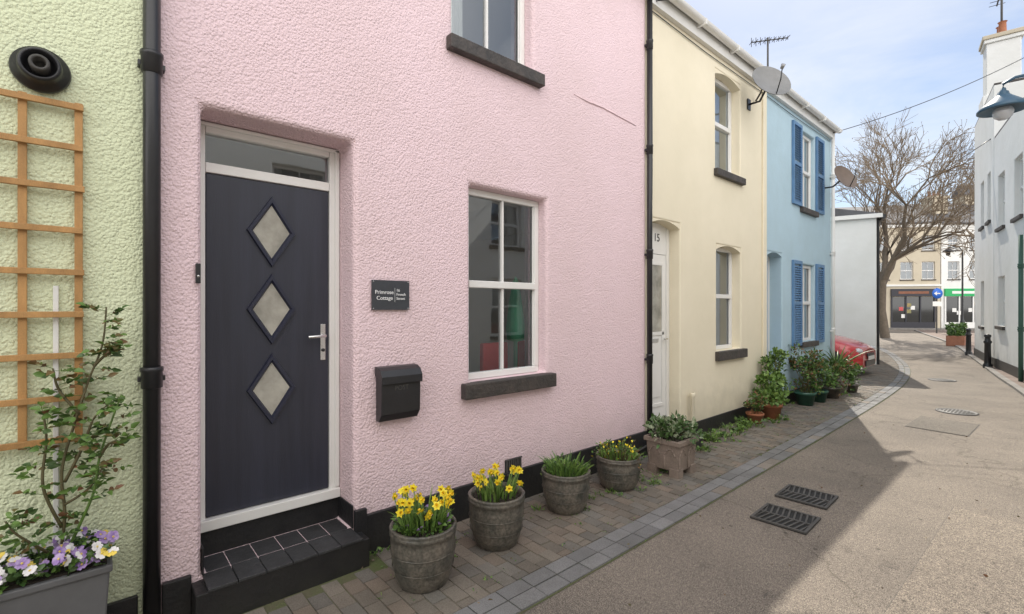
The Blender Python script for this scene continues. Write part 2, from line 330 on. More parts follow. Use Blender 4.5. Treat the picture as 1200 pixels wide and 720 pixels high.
def roof(p,y0,y1,zt,depth=7.0,ridge=7.3,over=.14):
    mb=MB(); xr=-depth/2; k=(ridge-zt)/(-xr)
    ze=zt+.02-over*k
    mb.prism([(over,ze),(over,ze+.05),(xr,ridge+.07),(xr,ridge+.02)],'y',y0,y1,roofm)
    mb.prism([(xr-.001,ridge+.02),(xr-.001,ridge+.07),(-depth-over,ze+.05),(-depth-over,ze)],'y',y0,y1,roofm)
    nrow=18
    for i in range(nrow):
        f=i/nrow; x=over+(xr-over)*f; z=ze+.052+(ridge+.07-ze-.05)*f
        mb.box(x-.012,x+.006,y0,y1,z-.006,z+.010,roofm)
    mb.tube([(xr,y0,ridge+.09),(xr,y1,ridge+.09)],.09,terra)
    mb.done('slate_roof',p)
def sill(p,y0,y1,z0,z1,m=slate,x0=-.04,x1=.06,T=None):
    mb=MB()
    if T is not None: mb.T=T
    mb.box(x0,x1,y0,y1,z0,z1,m); mb.done('window_sill',p,bevel=.008)
# =================================================================== GREEN HOUSE
gh=empty('green_terraced_house',(0,-1.5,0))
wall('front_wall',gh,-5.0,.215,0,5.4,[(-3.1,-2.1,1.0,2.6),(-3.1,-2.1,3.6,4.9)],green)
for a,b in ((1.0,2.6),(3.6,4.9)): window(gh,-3.1,-2.1,a,b); sill(gh,-3.2,-2.0,a-.1,a-.002)
shell(gh,-5.0,.215,5.4,white); roof(gh,-5.0,.215,5.4)
mb=MB(); mb.box(.001,.022,-5,.17,0,.22,black); mb.done('plinth',gh,bevel=.005)
mb=MB(); c=(0,-.185,2.80)
mb.lathe([(.10,.001),(.105,.02),(.10,.035),(.078,.045),(.075,.09),(.066,.105),(.058,.10),(.055,.05),(.03,.045),(.001,.045)],c,iron,32,'x')
mb.lathe([(.036,.045),(.036,.115),(.028,.12),(.022,.115),(.022,.06),(.001,.06)],c,greyiron,24,'x')
mb.done('boiler_flue',gh)
mb=MB(); mb.box(.001,.018,-.145,-.125,.5,1.80,upvc); mb.done('white_trunking',gh,bevel=.003)
mb=MB()
for k in range(5):
    y=-.055-.19*k; mb.box(.012,.030,y-.015,y+.015,1.05,2.68,wood)
for z in (2.655,2.46,2.265,2.065,1.865,1.665,1.47,1.27,1.075): mb.box(.031,.049,-.83,-.035+R.uniform(-.006,.006),z-.014,z+.014,wood)
for y in (-.055,-.435):
    for z in (1.3,2.5): mb.box(.001,.012,y-.012,y+.012,z-.02,z+.02,wood)
mb.done('garden_trellis',None,bevel=.002)
def drain(name,x,y,z0,z1,r,joints,m=iron):
    mb=MB(); mb.lathe([(r,z0),(r,z1)],(x,y,0),m,20,cap=True)
    for z in joints:
        mb.lathe([(r,z-.05),(r*1.22,z-.045),(r*1.22,z+.035),(r*1.32,z+.04),(r*1.32,z+.06),(r,z+.062)],(x,y,0),m,20)
        mb.box(x-r-.012,x,y-r*1.5,y+r*1.5,z-.012,z+.012,m)
    mb.done(name,None)
drain('drainpipe',.052,.225,.02,5.3,.038,[1.33,2.95,4.6])
drain('drainpipe',.044,4.80,.04,5.3,.03,[1.1,2.3,3.5,4.7])
# =================================================================== PINK HOUSE
ph=empty('pink_terraced_house',(0,2.5,0))
PD=(.45,1.32,.2,2.82); PW=(2.29,3.165,1.09,2.695); PU=(2.12,2.985,3.81,5.05)
wall('front_wall',ph,.217,4.795,0,5.4,[PD,PW,PU],pink,bevel=.035)
shell(ph,.217,4.795,5.4,interior,through=True); roof(ph,.217,4.795,5.4)
window(ph,2.292,3.163,1.092,2.693); sill(ph,2.20,3.23,.965,1.088,x1=.07)
window(ph,2.122,2.983,3.812,5.048,trans=(),curt=[(0,.35,netc)]); sill(ph,2.06,3.08,3.70,3.808,x1=.07)
mb=MB(); xa,xb=-.31,-.25
mb.box(xa,xb,.452,.505,.36,2.815,upvc); mb.box(xa,xb,1.25,1.318,.36,2.815,upvc)
mb.box(xa,xb,.506,1.249,2.755,2.815,upvc); mb.box(xa,xb,.506,1.249,2.515,2.575,upvc); mb.box(xa-.02,xb+.03,.453,1.317,.355,.42,upvc)
mb.box(xb+.001,xb+.016,1.285,1.316,.43,2.81,upvc); mb.box(xb+.001,xb+.016,.455,1.316,2.79,2.813,upvc)
mb.done('door_frame',ph,bevel=.005)
mb=MB(); mb.poly([(-.28,.506,2.576),(-.28,1.249,2.576),(-.28,1.249,2.754),(-.28,.506,2.754)],glass); mb.done('fanlight',ph)
mb=MB(); mb.box(-.40,-.39,.46,1.31,.3,2.5,interior); mb.done('hall_door_back',ph)
mb=MB(); mb.box(-.30,-.262,.509,1.246,.425,2.512,doorm)
mb.done('door_leaf',ph,bevel=.004)
mb=MB()
for cz in (2.19,1.685,1.165):
    cy=.875; hw,hh=.128,.20
    def ring(k,x): return [(x,cy-hw*k,cz),(x,cy,cz+hh*k),(x,cy+hw*k,cz),(x,cy,cz-hh*k)]
    a,b,c_,d=ring(1.16,-.261),ring(1.12,-.240),ring(.96,-.240),ring(.86,-.256)
    for r0,r1 in ((a,b),(b,c_),(c_,d)):
        for i in range(4): j=(i+1)%4; mb.poly([r0[i],r0[j],r1[j],r1[i]],doortrim)
    mb.poly(d,leadglass)
mb.done('diamond_lights',ph)
mb=MB(); mb.box(-.262,-.252,1.188,1.222,1.33,1.58,chrome); mb.tube([(-.252,1.205,1.50),(-.21,1.205,1.50),(-.205,1.19,1.50),(-.205,1.09,1.495)],.011,chrome,12)
mb.lathe([(.012,-.252),(.012,-.243),(.001,-.242)],(0,1.205,1.40),iron,12,'x'); mb.done('door_handle',ph,bevel=.003)
mb=MB(); mb.box(-.45,-.245,.453,1.317,.2,.352,black)
mb.box(.001,.03,1.36,4.79,0,.28,black); mb.box(.001,.03,.27,.40,0,.24,black); mb.box(-.05,.16,.40,1.36,0,.185,black)
mb.box(-.24,-.001,.452,.462,.205,.36,black); mb.box(-.24,-.001,1.308,1.318,.205,.36,black); mb.box(.001,.035,1.318,1.40,0,.33,black)
mb.done('plinth',ph,bevel=.012)
mb=MB()
for i in range(2):
    for j in range(6):
        x0=-.24+i*.205; y0=.455+j*.143
        mb.box(x0+.002,x0+.203,y0+.002,y0+.141,.186,.203+R.uniform(-.001,.001),tile)
mb.done('step_tiles',ph,bevel=.003)
mb=MB(); mb.box(.001,.006,2.655,2.845,.255,.385,black)
for i in range(7): mb.box(.006,.016,2.665+i*.025,2.677+i*.025,.265,.375,greyiron)
mb.box(.006,.016,2.655,2.845,.375,.385,greyiron); mb.box(.0305,.036,2.655,2.845,.255,.27,greyiron); mb.done('air_brick',ph)
mb=MB(); mb.tube([(.002,3.54,3.79),(.004,3.75,3.775),(.004,4.0,3.78),(.004,4.3,3.76),(.002,4.59,3.74)],[.003,.008,.007,.008,.003],pink,6); mb.done('render_crack',ph)
mb=MB(); mb.box(.001,.025,.420,.443,1.83,1.94,iron); mb.lathe([(.007,.025),(.007,.029),(.001,.03)],(0,.4315,1.87),chrome,12,'x'); mb.done('doorbell',None,bevel=.004)
pq=empty('house_name_plaque',(0,1.585,1.785))
mb=MB(); mb.box(.006,.02,1.442,1.728,1.68,1.888,plaque)
for y in (1.452,1.718):
    for z in (1.69,1.878): mb.lathe([(.004,.02),(.004,.0215),(.0005,.022)],(0,y,z),chrome,8,'x')
mb.box(.02,.0212,1.612,1.614,1.735,1.835,wtext)
mb.done('plate',pq,bevel=.002)
text('Primrose',(.0215,1.532,1.803),.038,wtext,pq); text('Cottage',(.0215,1.535,1.762),.038,wtext,pq)
text('16',(.0215,1.624,1.818),.027,wtext,pq,align='LEFT'); text('French',(.0215,1.624,1.789),.027,wtext,pq,align='LEFT'); text('Street',(.0215,1.624,1.760),.027,wtext,pq,align='LEFT')
mbx=empty('wall_mailbox',(.05,1.62,1.1))
mb=MB(); pr=[(.004,.905),(.055,.905),(.095,.96),(.10,1.10),(.10,1.20),(.004,1.215)]
mb.prism(pr,'y',1.475,1.775,iron); mb.done('body',mbx,bevel=.006)
mb=MB(); pr=[(.004,1.218),(.100,1.202),(.112,1.165),(.118,1.168),(.116,1.22),(.09,1.262),(.05,1.28),(.004,1.285)]
mb.prism(pr,'y',1.468,1.782,iron,False); mb.done('lid',mbx,bevel=.004)
text('POST',(.1005,1.625,1.135),.045,greyiron,mbx)
for (ya,yb) in ((2.80,3.12),(3.24,3.58)):
    rm=empty('dining_chair',(-.6,(ya+yb)/2,.3)); mb=MB()
    mb.box(-.98,-.55,ya,yb,.72,.80,redc); mb.box(-.55,-.49,ya,yb,.8,1.35,redc)
    for a in (-.96,-.55):
        for b in (ya+.02,yb-.05): mb.box(a,a+.03,b,b+.03,.27,.72,wood)
    mb.done('chair',rm,bevel=.02)
mb=MB(); mb.lathe([(.02,.28),(.02,1.36),(.085,1.38),(.095,1.5),(.065,1.75),(.03,1.95),(.001,2.0)],(-.36,3.10,0),greenc,14); mb.done('folded_parasol',None)
# =================================================================== YELLOW HOUSE
yh=empty('yellow_terraced_house',(0,6.5,0))
YD=(4.86,5.55,.30,2.75); YW=(6.52,7.30,1.08,2.58); YU=(6.49,7.28,3.62,5.02)
wall('front_wall',yh,4.797,8.2,0,5.4,[YD,YW,YU],yellow,bevel=.02,arch=[(4.86,5.55,2.75,.07),(6.52,7.30,2.58,.07),(6.49,7.28,5.02,.07)])
shell(yh,4.797,8.2,5.4,interior); roof(yh,4.797,8.2,5.4)
window(yh,6.522,7.298,1.082,2.57,mull=(),trans=(.52,),xp=-.13,curt=[(0,.3,netc),(.7,1,netc)]); sill(yh,6.48,7.40,.95,1.078)
window(yh,6.492,7.278,3.622,5.01,mull=(),trans=(.52,),xp=-.13,curt=[(0,1,netc)]); sill(yh,6.44,7.34,3.52,3.618)
mb=MB(); mb.box(-.21,-.15,4.862,4.925,.302,2.74,upvc); mb.box(-.21,-.15,5.485,5.548,.302,2.74,upvc); mb.box(-.20,-.16,4.926,5.484,2.36,2.74,upvc)
mb.box(-.20,-.162,4.928,5.482,.32,2.355,upvc); mb.box(-.162,-.15,4.99,5.42,1.35,1.39,upvc); mb.box(-.162,-.15,4.99,5.42,2.22,2.26,upvc); mb.box(-.162,-.15,4.99,5.03,.5,2.22,upvc); mb.box(-.162,-.15,5.38,5.42,.5,2.22,upvc); mb.box(-.162,-.15,4.99,5.42,.46,.5,upvc); mb.box(-.162,-.152,5.08,5.33,.58,1.25,upvc)
mb.box(-.1615,-.158,5.031,5.379,1.391,2.219,leadglass)
mb.tube([(-.15,5.44,1.3),(-.11,5.44,1.3),(-.11,5.36,1.3)],.01,chrome); mb.box(-.162,-.152,5.12,5.30,1.26,1.31,chrome); mb.done('front_door',yh,bevel=.004)
text('15',(-.157,5.27,2.56),.14,iron,yh)
mb=MB(); mb.box(.001,.02,4.85,8.19,0,.20,black); mb.box(-.3,.001,4.862,5.548,.22,.30,black); mb.box(.02,.30,4.86,5.55,0,.16,black); mb.done('plinth',yh,bevel=.01)
mb=MB(); mb.box(.001,.028,8.06,8.20,.2,5.2,yellow); mb.done('party_pilaster',yh,bevel=.01)
# =================================================================== BLUE HOUSE
bh=empty('blue_terraced_house',(0,10,0))
BD=(8.30,8.92,.2,2.62); BU=(9.86,10.58,3.55,4.98); BW=(9.86,10.58,1.05,2.50)
wall('front_wall',bh,8.202,11.62,0,5.4,[BD,BU,BW],blue,bevel=.02,arch=[(8.30,8.92,2.62,.06)])
shell(bh,8.202,11.62,5.4,blue); roof(bh,8.202,11.68,5.4)
for a,b in ((1.05,2.50),(3.55,4.98)):
    window(bh,9.862,10.578,a+.002,b-.002,mull=(.5,),trans=(.5,),xp=-.06,curt=[(0,1,netc)]); sill(bh,9.78,10.66,a-.1,a-.002)
mb=MB(); mb.box(-.31,-.2,8.302,8.36,.2,2.6,upvc); mb.box(-.31,-.2,8.86,8.918,.2,2.6,upvc); mb.box(-.31,-.2,8.361,8.859,2.5,2.6,upvc); mb.box(-.3,-.22,8.362,8.858,.22,2.49,bluesh)
mb.box(-.22,-.215,8.45,8.77,1.5,2.35,dglass); mb.done('front_door',bh,bevel=.004)
mb=MB()
for (z0,z1) in ((3.55,5.03),(1.0,2.54)):
    for (y0,y1) in ((9.36,9.80),(10.62,11.06)):
        for q in ((y0,y0+.05),(y1-.05,y1)): mb.box(.004,.04,q[0],q[1],z0,z1,bluesh)
        for q in (z0,(z0+z1)/2-.03,z1-.06): mb.box(.004,.04,y0+.05,y1-.05,q,q+.06,bluesh)
        z=z0+.07
        while z<z1-.09:
            if abs(z-(z0+z1)/2)>.05: mb.prism([(.006,z+.03),(.012,z+.035),(.036,z+.004),(.030,z)],'y',y0+.05,y1-.05,bluesh)
            z+=.042
mb.done('shutters',bh)
mb=MB(); mb.box(.001,.02,8.21,11.60,0,.22,black); mb.box(-.3,.02,8.30,8.92,.1,.2,black); mb.done('plinth',bh,bevel=.01)
mb=MB(); mb.box(.001,.06,4.83,11.66,5.20,5.37,upvc); mb.done('fascia_board',bh,bevel=.004)
mb=MB(); mb.lathe([(.055,-5.0),(.055,11.7)],(.13,0,5.37),upvc,10,'y',a0=math.pi,a1=2*math.pi); mb.lathe([(.050,-5.0),(.050,11.7)],(.13,0,5.37),upvc,10,'y',a0=math.pi,a1=2*math.pi)
for k in range(18): mb.box(.05,.19,-4.6+k*.95,-4.57+k*.95,5.30,5.375,upvc)
mb.done('gutter',bh)
drain('drainpipe',.05,11.56,.05,5.3,.033,[1.2,2.8,4.4],upvc)
mb=MB(); mb.tube([(.015,4.88,5.15),(.015,6.2,5.12),(.015,8.1,5.13),(.02,9.4,5.11),(.015,11.5,5.14)],.006,iron,5); mb.tube([(.012,4.90,5.15),(.012,4.905,3.4),(.012,4.90,2.95)],.005,iron,5); mb.done('telephone_cable',None)
for i,y in enumerate((4.8,8.2)):
    mb=MB(); mb.box(-3.9,-3.1,y-.45,y+.45,6.8,8.4,cream); mb.box(-3.95,-3.05,y-.5,y+.5,8.4,8.5,cream)
    for k in (-.25,.25): mb.lathe([(.1,8.5),(.12,8.55),(.1,8.6),(.09,8.9),(.11,8.92)],(-3.5,y+k,0),terra,14)
    mb.done('chimney_stack',None,bevel=.01)
# =================================================================== dishes + aerial
def dish(name,c,r,aim,m,arm0):
    mb=MB(); q=Vector(aim).normalized().to_track_quat('Z','Y').to_matrix().to_4x4(); mb.T=Matrix.Translation(c)@q
    prof=[(r*k/8,.22*r*(k/8)**2) for k in range(1,9)]; mb.lathe([(.002,0)]+prof,(0,0,0),m,28)
    mb.lathe([(.002,-.008)]+[(a,b-.008) for a,b in prof]+[prof[-1]],(0,0,0),m,28)
    mb.tube([(0,-r*.9,.15*r),(0,-r*.5,r*.7),(0,-.1*r,r*1.0)],.008,iron); mb.tube([(0,-.1*r,r*.95),(0,-.02*r,r*1.15)],[.022,.03],alu,10)
    mb.T=Matrix.Identity(4)
    mb.tube([arm0,(arm0[0]+.15,arm0[1],arm0[2]),(c[0]-.02,c[1],c[2]-.02)],.016,iron); mb.box(.001,.02,arm0[1]-.05,arm0[1]+.05,arm0[2]-.08,arm0[2]+.08,iron)
    mb.done(name,None)
dish('satellite_dish',(.36,7.40,4.95),.29,(.75,-.5,.42),dishm,(.02,7.55,4.80))
dish('satellite_dish',(.38,10.95,4.2),.26,(.85,-.35,.4),dishb,(.02,11.1,4.1))
mb=MB(); mb.tube([(.03,7.75,4.9),(.10,7.75,5.0),(.22,7.72,5.25),(.22,7.72,5.80)],.014,greyiron)
mb.tube([(.06,7.52,5.72),(.42,7.95,5.80)],.009,greyiron)
for k in range(9):
    t=k/8; cx,cy,cz=.06+.36*t,7.52+.43*t,5.72+.08*t; h=.03+.04*(1-t); mb.tube([(cx,cy,cz-h),(cx,cy,cz+h)],.005,greyiron,5); mb.tube([(cx+.05,cy-.05,cz),(cx-.05,cy+.05,cz)],.005,greyiron,5)
mb.done('tv_aerial',None)
# =================================================================== WHITE BUILDING beyond (turned with the bend of the lane)
wb=empty('white_house',(-3.4,20,0))
T=Matrix.Translation((-.36,17.2,0))@Matrix.Rotation(math.radians(19),4,'Z')
mb=MB(); mb.T=T; mb.box(-8,0,0,7,0,4.35,white); mb.done('walls',wb,bevel=.02)
mb=MB(); mb.T=T
mb.prism([(-8.1,4.36),(.12,4.36),(.12,4.42),(-3.9,5.3),(-8.1,4.42)],'y',-.08,7.1,roofm)
mb.prism([(-8.12,4.30),(.13,4.30),(.13,4.42),(-8.12,4.42)],'y',-.11,-.081,upvc); mb.box(.12,.20,-.10,7.1,4.26,4.38,iron)
mb.done('roof',wb)
mb=MB(); mb.T=T; mb.lathe([(.035,0),(.035,4.3)],(.06,.2,0),iron,12); mb.box(.001,.03,1.2,2.1,1,2.3,dglass); mb.box(.001,.03,3.6,4.5,1,2.3,dglass); mb.box(.031,.05,1.15,2.15,.9,1.0,slate); mb.done('fittings',wb)
mb=MB(); mb.box(-6,-5.8,11.65,15.0,0,2.0,white); mb.box(-6.05,-5.75,11.65,15.0,2.0,2.08,slate); mb.done('garden_wall',None,bevel=.01)
# =================================================================== RED CAR
car=empty('parked_car',(-1.9,14.45,0))
mb=MB(); T=Matrix.Translation((.06,14.45,0))@Matrix.Rotation(math.radians(180),4,'Z'); mb.T=T
st=[
(0,.50,.24,.60,.42,.56,.60,.30,.66),(.10,.68,.20,.74,.45,.70,.66,.38,.74),(.30,.78,.19,.81,.5,.78,.75,.44,.83),(.62,.80,.19,.83,.55,.80,.84,.50,.92),(.95,.80,.19,.84,.55,.81,.90,.56,.98),
(1.12,.80,.19,.84,.55,.82,.93,.60,1.03),(1.75,.80,.19,.84,.55,.82,.95,.58,1.42),(2.3,.80,.19,.84,.55,.82,.97,.60,1.48),(2.9,.80,.19,.84,.56,.82,1.0,.58,1.46),(3.4,.80,.2,.83,.58,.80,1.02,.52,1.34),(3.62,.76,.24,.79,.58,.74,1.02,.46,1.08),(3.68,.68,.28,.72,.55,.66,.85,.40,.90)]
rings=[]
for (sx,a,za,b,zb,c_,zc_,d,zd) in st:
    pts=[(a,za),(b,(za+zb)/2),(b,zb),(b*.995,(zb+zc_)/2),(c_,zc_),((c_+d)/2+.02,(zc_+zd)/2+.01),(d,zd)]
    ring=[mb.av((sx,y,z)) for y,z in pts]+[mb.av((sx,0,zd+.03))]+[mb.av((sx,-y,z)) for y,z in reversed(pts)]
    rings.append(ring)
for i,(a,b) in enumerate(zip(rings,rings[1:])):
    for k in range(len(a)-1):
        m=redp
        if 5<=i<=9 and k in (4,5,8,9): m=dglass
        if i in (5,) and k in (6,7): m=dglass
        if i==9 and k in (6,7): m=dglass
        mb.af([a[k],b[k],b[k+1],a[k+1]],m,True)
    mb.af([a[0],a[-1],b[-1],b[0]],rubber)
mb.af(rings[0],redp); mb.af(rings[-1][::-1],redp)
mb.done('body',car)
mb=MB(); mb.T=T
for wx in (.68,3.02):
    for sgn in (1,-1):
        mb.lathe([(.34,sgn*.845),(.34,sgn*.70)],(wx,0,.33),rubber,28,'y'); mb.lathe([(.001,sgn*.843),(.34,sgn*.846)],(wx,0,.34),rubber,28,'y')
        mb.lathe([(.20,sgn*.85),(.29,sgn*.855),(.305,sgn*.84),(.305,sgn*.7)],(wx,0,.305),rubber,28,'y'); mb.lathe([(.001,sgn*.862),(.05,sgn*.86),(.19,sgn*.852),(.205,sgn*.86)],(wx,0,.305),alu,20,'y')
        for k in range(5):
            a=k*2*math.pi/5; mb.tube([(wx,sgn*.868,.305),(wx+.18*math.cos(a),sgn*.862,.305+.18*math.sin(a))],.018,alu,6)
mb.box(-.03,.02,-.30,.30,.50,.57,iron); mb.box(-.025,.06,-.42,.42,.26,.40,iron); mb.box(-.045,-.03,-.26,.26,.41,.50,upvc)
for sgn in (1,-1):
    mb.T=T@Matrix.Translation((.11,sgn*.60,.64))@Matrix.Rotation(sgn*.5,4,'Z')@Matrix.Diagonal((1.2,1.3,.75,1)); mb.lathe([(.001,-.09),(.06,-.07),(.095,0),(.06,.07),(.001,.09)],(0,0,0),lampglass,16,'z'); mb.T=T
    mb.T=T@Matrix.Translation((1.32,sgn*.93,.98))@Matrix.Diagonal((.8,1,.7,1)); mb.lathe([(.001,-.09),(.08,-.05),(.09,.02),(.001,.09)],(0,0,0),redp,12,'z'); mb.T=T
    mb.lathe([(.05,-.0),(.04,.02)],(.02,sgn*.5,.33),lampglass,12,'x')
mb.done('trim_and_wheels',car)
# =================================================================== RIGHT-HAND BUILDINGS
def local(px,py,ang): return Matrix.Translation((px,py,0))@Matrix.Rotation(ang,4,'Z')
def facade(p,A,B,z1,ops,m,t=.3,rooms=True,sills=True,curts=True):
    A=Vector(A);B=Vector(B); d=B-A; L=d.length; ang=math.atan2(d.y,d.x)-math.pi/2; T=local(A.x,A.y,ang)
    wall('facade_wall',p,0,L,0,z1,ops,m,t=t,T=T,bevel=.015)
    for o in ops:
        window(p,o[0]+.002,o[1]-.002,o[2]+.002,o[3]-.002,xp=-.1,T=T,mull=(.5,),trans=(.5,),curt=[(0,.25,netc),(.75,1,netc)] if curts else None)
        if sills: sill(p,o[0]-.06,o[1]+.06,o[2]-.09,o[2]-.002,T=T)
    if rooms:
        mb=MB(); mb.T=T; mb.box(-3.0,-2.9,.01,L-.01,0,z1-.01,interior); mb.box(-2.9,-t-.001,.01,.1,0,z1-.01,m); mb.box(-2.9,-t-.001,L-.1,L-.01,0,z1-.01,m); mb.box(-3.0,-.01,.01,L-.01,z1+.001,z1+.06,slate); mb.done('rear_walls',p)
    return T,L
# facade() outward normal is to the right of A->B
rb=empty('white_lane_house',(2.4,20,0))
T1,L1=facade(rb,(1.24,22.76),(1.95,18.8),7.85,[(1.5,2.2,1.1,2.5),(1.5,2.2,4.2,5.6),(2.9,3.5,4.2,5.6)],white)
mb=MB(); mb.T=T1; mb.box(-1.1,-.1,-.02,.9,7.86,8.6,white); mb.box(-1.0,-.2,.05,.82,8.6,10.3,white); mb.box(-1.06,-.14,0,.88,10.3,10.42,white); mb.box(-1.1,-.1,-.04,.92,10.42,10.55,cream)
for k in (.25,.6): mb.lathe([(.11,10.55),(.13,10.6),(.1,10.68),(.09,10.95),(.12,10.98)],(-.6,k,0),terra,12)
mb.done('chimney',rb,bevel=.02)
mb=MB(); mb.T=T1; mb.tube([(-.6,.45,10.5),(-.6,.45,12.2)],.03,greyiron); mb.tube([(-.6,-.5,12.05),(-.6,1.3,12.25)],.022,greyiron)
for k in range(8): mb.tube([(-.8,-.45+k*.23,12.06+k*.025),(-.4,-.45+k*.23,12.06+k*.025)],.010,greyiron,5)
mb.done('roof_aerial',rb)
rb2=empty('pale_lane_house',(3,15,0))
T2,L2=facade(rb2,(1.96,18.78),(2.72,15.2),6.35,[(.5,1.3,3.8,5.2),(.5,1.3,1.2,2.5),(2.3,3.1,3.8,5.2)],white)
T3,L3=facade(rb2,(2.723,15.19),(3.45,9.5),6.35,[(1.2,2.0,3.8,5.2),(3.6,4.4,3.8,5.2),(3.6,4.4,1.2,2.5)],white)
mb=MB(); mb.T=T3; mb.box(-6,-.31,L3-.3,L3,0,6.34,white); mb.done('end_wall',rb2)
mb=MB(); mb.T=T2; mb.box(.001,.02,0,L2,0,.3,black); mb.T=T1; mb.box(.001,.02,0,L1,0,.3,black); mb.T=T3; mb.box(.001,.02,0,L3,0,.3,black); mb.done('plinth',rb2)
drain('drainpipe',2.585,15.45,.02,3.3,.04,[1.2,2.6],greeniron)
ob=empty('cream_cottage_row',(6.5,1,0))
facade(ob,(5.6,9.4),(5.6,-9),4.6,[(1.2,2.2,1,2.4),(3.6,4.5,.2,2.4),(6,7,1,2.4),(1.2,2.2,3.2,4.3),(6,7,3.2,4.3),(9,10,1,2.4),(9,10,3.2,4.3),(12,13,1,2.4),(12,13,3.2,4.3),(15,16,1,2.4)],white)
wl=empty('street_lantern',(2.6,10.0,4.6))
mb=MB(); c=(2.60,10.0,0)
mb.lathe([(.001,4.90),(.03,4.895),(.035,4.86),(.06,4.84),(.07,4.80),(.10,4.77),(.25,4.64),(.285,4.60),(.285,4.575),(.26,4.57),(.09,4.66),(.001,4.66)],c,blueiron,28)
mb.lathe([(.10,4.60),(.12,4.55),(.10,4.48),(.05,4.44),(.001,4.43)],c,lampglass,20)
mb.tube([(2.60,10.0,4.88),(2.60,10.0,4.96),(2.72,10.02,5.02),(3.0,10.05,5.02),(3.36,10.05,4.95)],.022,blueiron,10)
mb.tube([(3.36,10.05,4.6),(3.2,10.05,4.75),(2.95,10.04,4.95),(2.9,10.04,5.02)],.014,blueiron,8)
mb.box(3.34,3.40,9.98,10.12,4.5,5.1,blueiron); mb.done('lantern_and_bracket',wl)
def bollard(x,y,h=.95,r=.075):
    mb=MB(); mb.lathe([(r*1.35,0),(r*1.35,.10),(r*1.05,.13),(r,.16),(r*.9,h*.72),(r*1.15,h*.74),(r*1.15,h*.79),(r*.85,h*.81),(r*.8,h*.9),(r*1.05,h*.93),(r*.9,h*.98),(.001,h)],(x,y,.0),iron,18); mb.done('bollard',None)
for x,y in ((1.84,18.7),(1.05,23.2)): bollard(x,y)
# =================================================================== FAR BUILDINGS
def farhouse(name,A,B,h,m,ops,roofh,shop=None,dep=7):
    e=empty(name,(A[0],A[1],0)); T,L=facade(e,A,B,h,ops,m,curts=False)
    mb=MB(); mb.T=T
    mb.prism([(.2,h+.06),(.2,h+.16),(-dep/2,h+roofh),(-dep,h+.1),(-dep,h+.06)],'y',-.1,L+.1,roofm); mb.box(-dep,-3.01,.01,L-.01,0,h+.05,m)
    mb.done('roof',e)
    if shop:
        mb=MB(); mb.T=T
        for (a,b,sm,gm) in shop:
            mb.box(.002,.14,a,b,2.55,3.15,sm); mb.box(.002,.06,a,b,0,.5,gm); mb.box(.002,.03,a+.05,b-.05,.5,2.5,dglass)
            mb.box(.14,.15,a+.5,b-.5,2.75,2.95,upvc if sm is not shopdark else brickm)
            for k in range(4): kk=a+(b-a-.1)*k/3; mb.box(.031,.09,kk,kk+.1,.5,2.549,gm)
            for k in range(5): kk=a+.3+(b-a-.9)*R.random(); zz=.8+R.random()*1.2; mb.box(.031,.04,kk,kk+.3,zz,zz+.3,R.choice([shopcol,upvc,redp]))
        mb.done('shopfront',e)
    return e,T,L
def rows(cols,zr,wd=.9): return [(c,c+wd,a,b) for c in cols for a,b in zr]
Z2=((3.9,5.3),(6.2,7.4))
e1,Ta,La=farhouse('cream_shop_building',(-8.6,46.0),(-3.0,50.3),8.3,cream,rows((.8,2.6,4.3,5.8),Z2),2.2,[(.2,3.2,shopdark,signred),(3.6,6.7,shopdark,shopdark)])
mb=MB(); mb.T=Ta; mb.box(.001,.10,-.02,La+.02,3.35,3.5,white); mb.box(.001,.14,-.02,La+.02,8.05,8.29,white); mb.done('cornice',e1)
e2,Tb,Lb=farhouse('white_shop_building',(-2.95,50.4),(2.2,55.5),8.2,white,rows((.5,2.1,3.8,5.5),Z2,.85),2.4,[(.2,3.4,signgreen,upvc),(3.8,7.0,signgreen,upvc)])
mb=MB(); mb.T=Tb; mb.box(-2.6,-1.4,.4,1.6,8.2,10.6,cream); mb.box(-2.7,-1.3,.3,1.7,10.6,10.8,cream)
for k in range(3): mb.lathe([(.12,10.8),(.1,11.3)],(-2.0,.6+k*.38,0),terra,8)
mb.box(-4.5,-3.2,4.4,6.2,8.2,11.2,cream); mb.prism([(-4.6,11.2),(-3.1,11.2),(-3.85,12.2)],'y',4.3,6.3,roofm)
mb.done('chimney_stack',e2)
e3,Tc,Lc=farhouse('stone_house',(-16,41),(-8.7,45.7),8.2,cream,rows((1.3,4.2,6.2),Z2),2.4)
e4,Td,Ld=farhouse('grey_roof_house',(2.4,55.8),(9,62),8.5,white,[(1.3,2.3,4.2,5.9)],3.0)
mb=MB(); mb.lathe([(.12,0),(.12,.8),(.07,.9),(.05,1.1),(.045,5.3)],(-.82,41,0),iron,14); mb.tube([(-.82,41,5.2),(-.95,40.85,5.45),(-1.2,40.6,5.5),(-1.4,40.4,5.4)],.03,iron)
mb.lathe([(.03,5.42),(.08,5.38),(.28,5.2),(.28,5.16),(.12,5.15),(.10,4.95),(.001,4.9)],(-1.42,40.38,0),iron,16); mb.done('street_lamp',None)
mb=MB(); mb.lathe([(.04,0),(.04,2.9)],(-1.9,39.9,0),greyiron,12); mb.T=local(-1.9,39.9,math.radians(49)); mb.lathe([(.001,-.055),(.33,-.055),(.33,-.045),(.001,-.045)],(0,0,2.55),signblue,28,'y')
mb.prism([(.18,2.52),(-.04,2.52),(-.04,2.42),(-.22,2.55),(-.04,2.68),(-.04,2.58),(.18,2.58)],'y',-.062,-.056,upvc); mb.box(-.3,.3,-.06,-.045,1.75,2.05,upvc); mb.done('direction_sign',None)
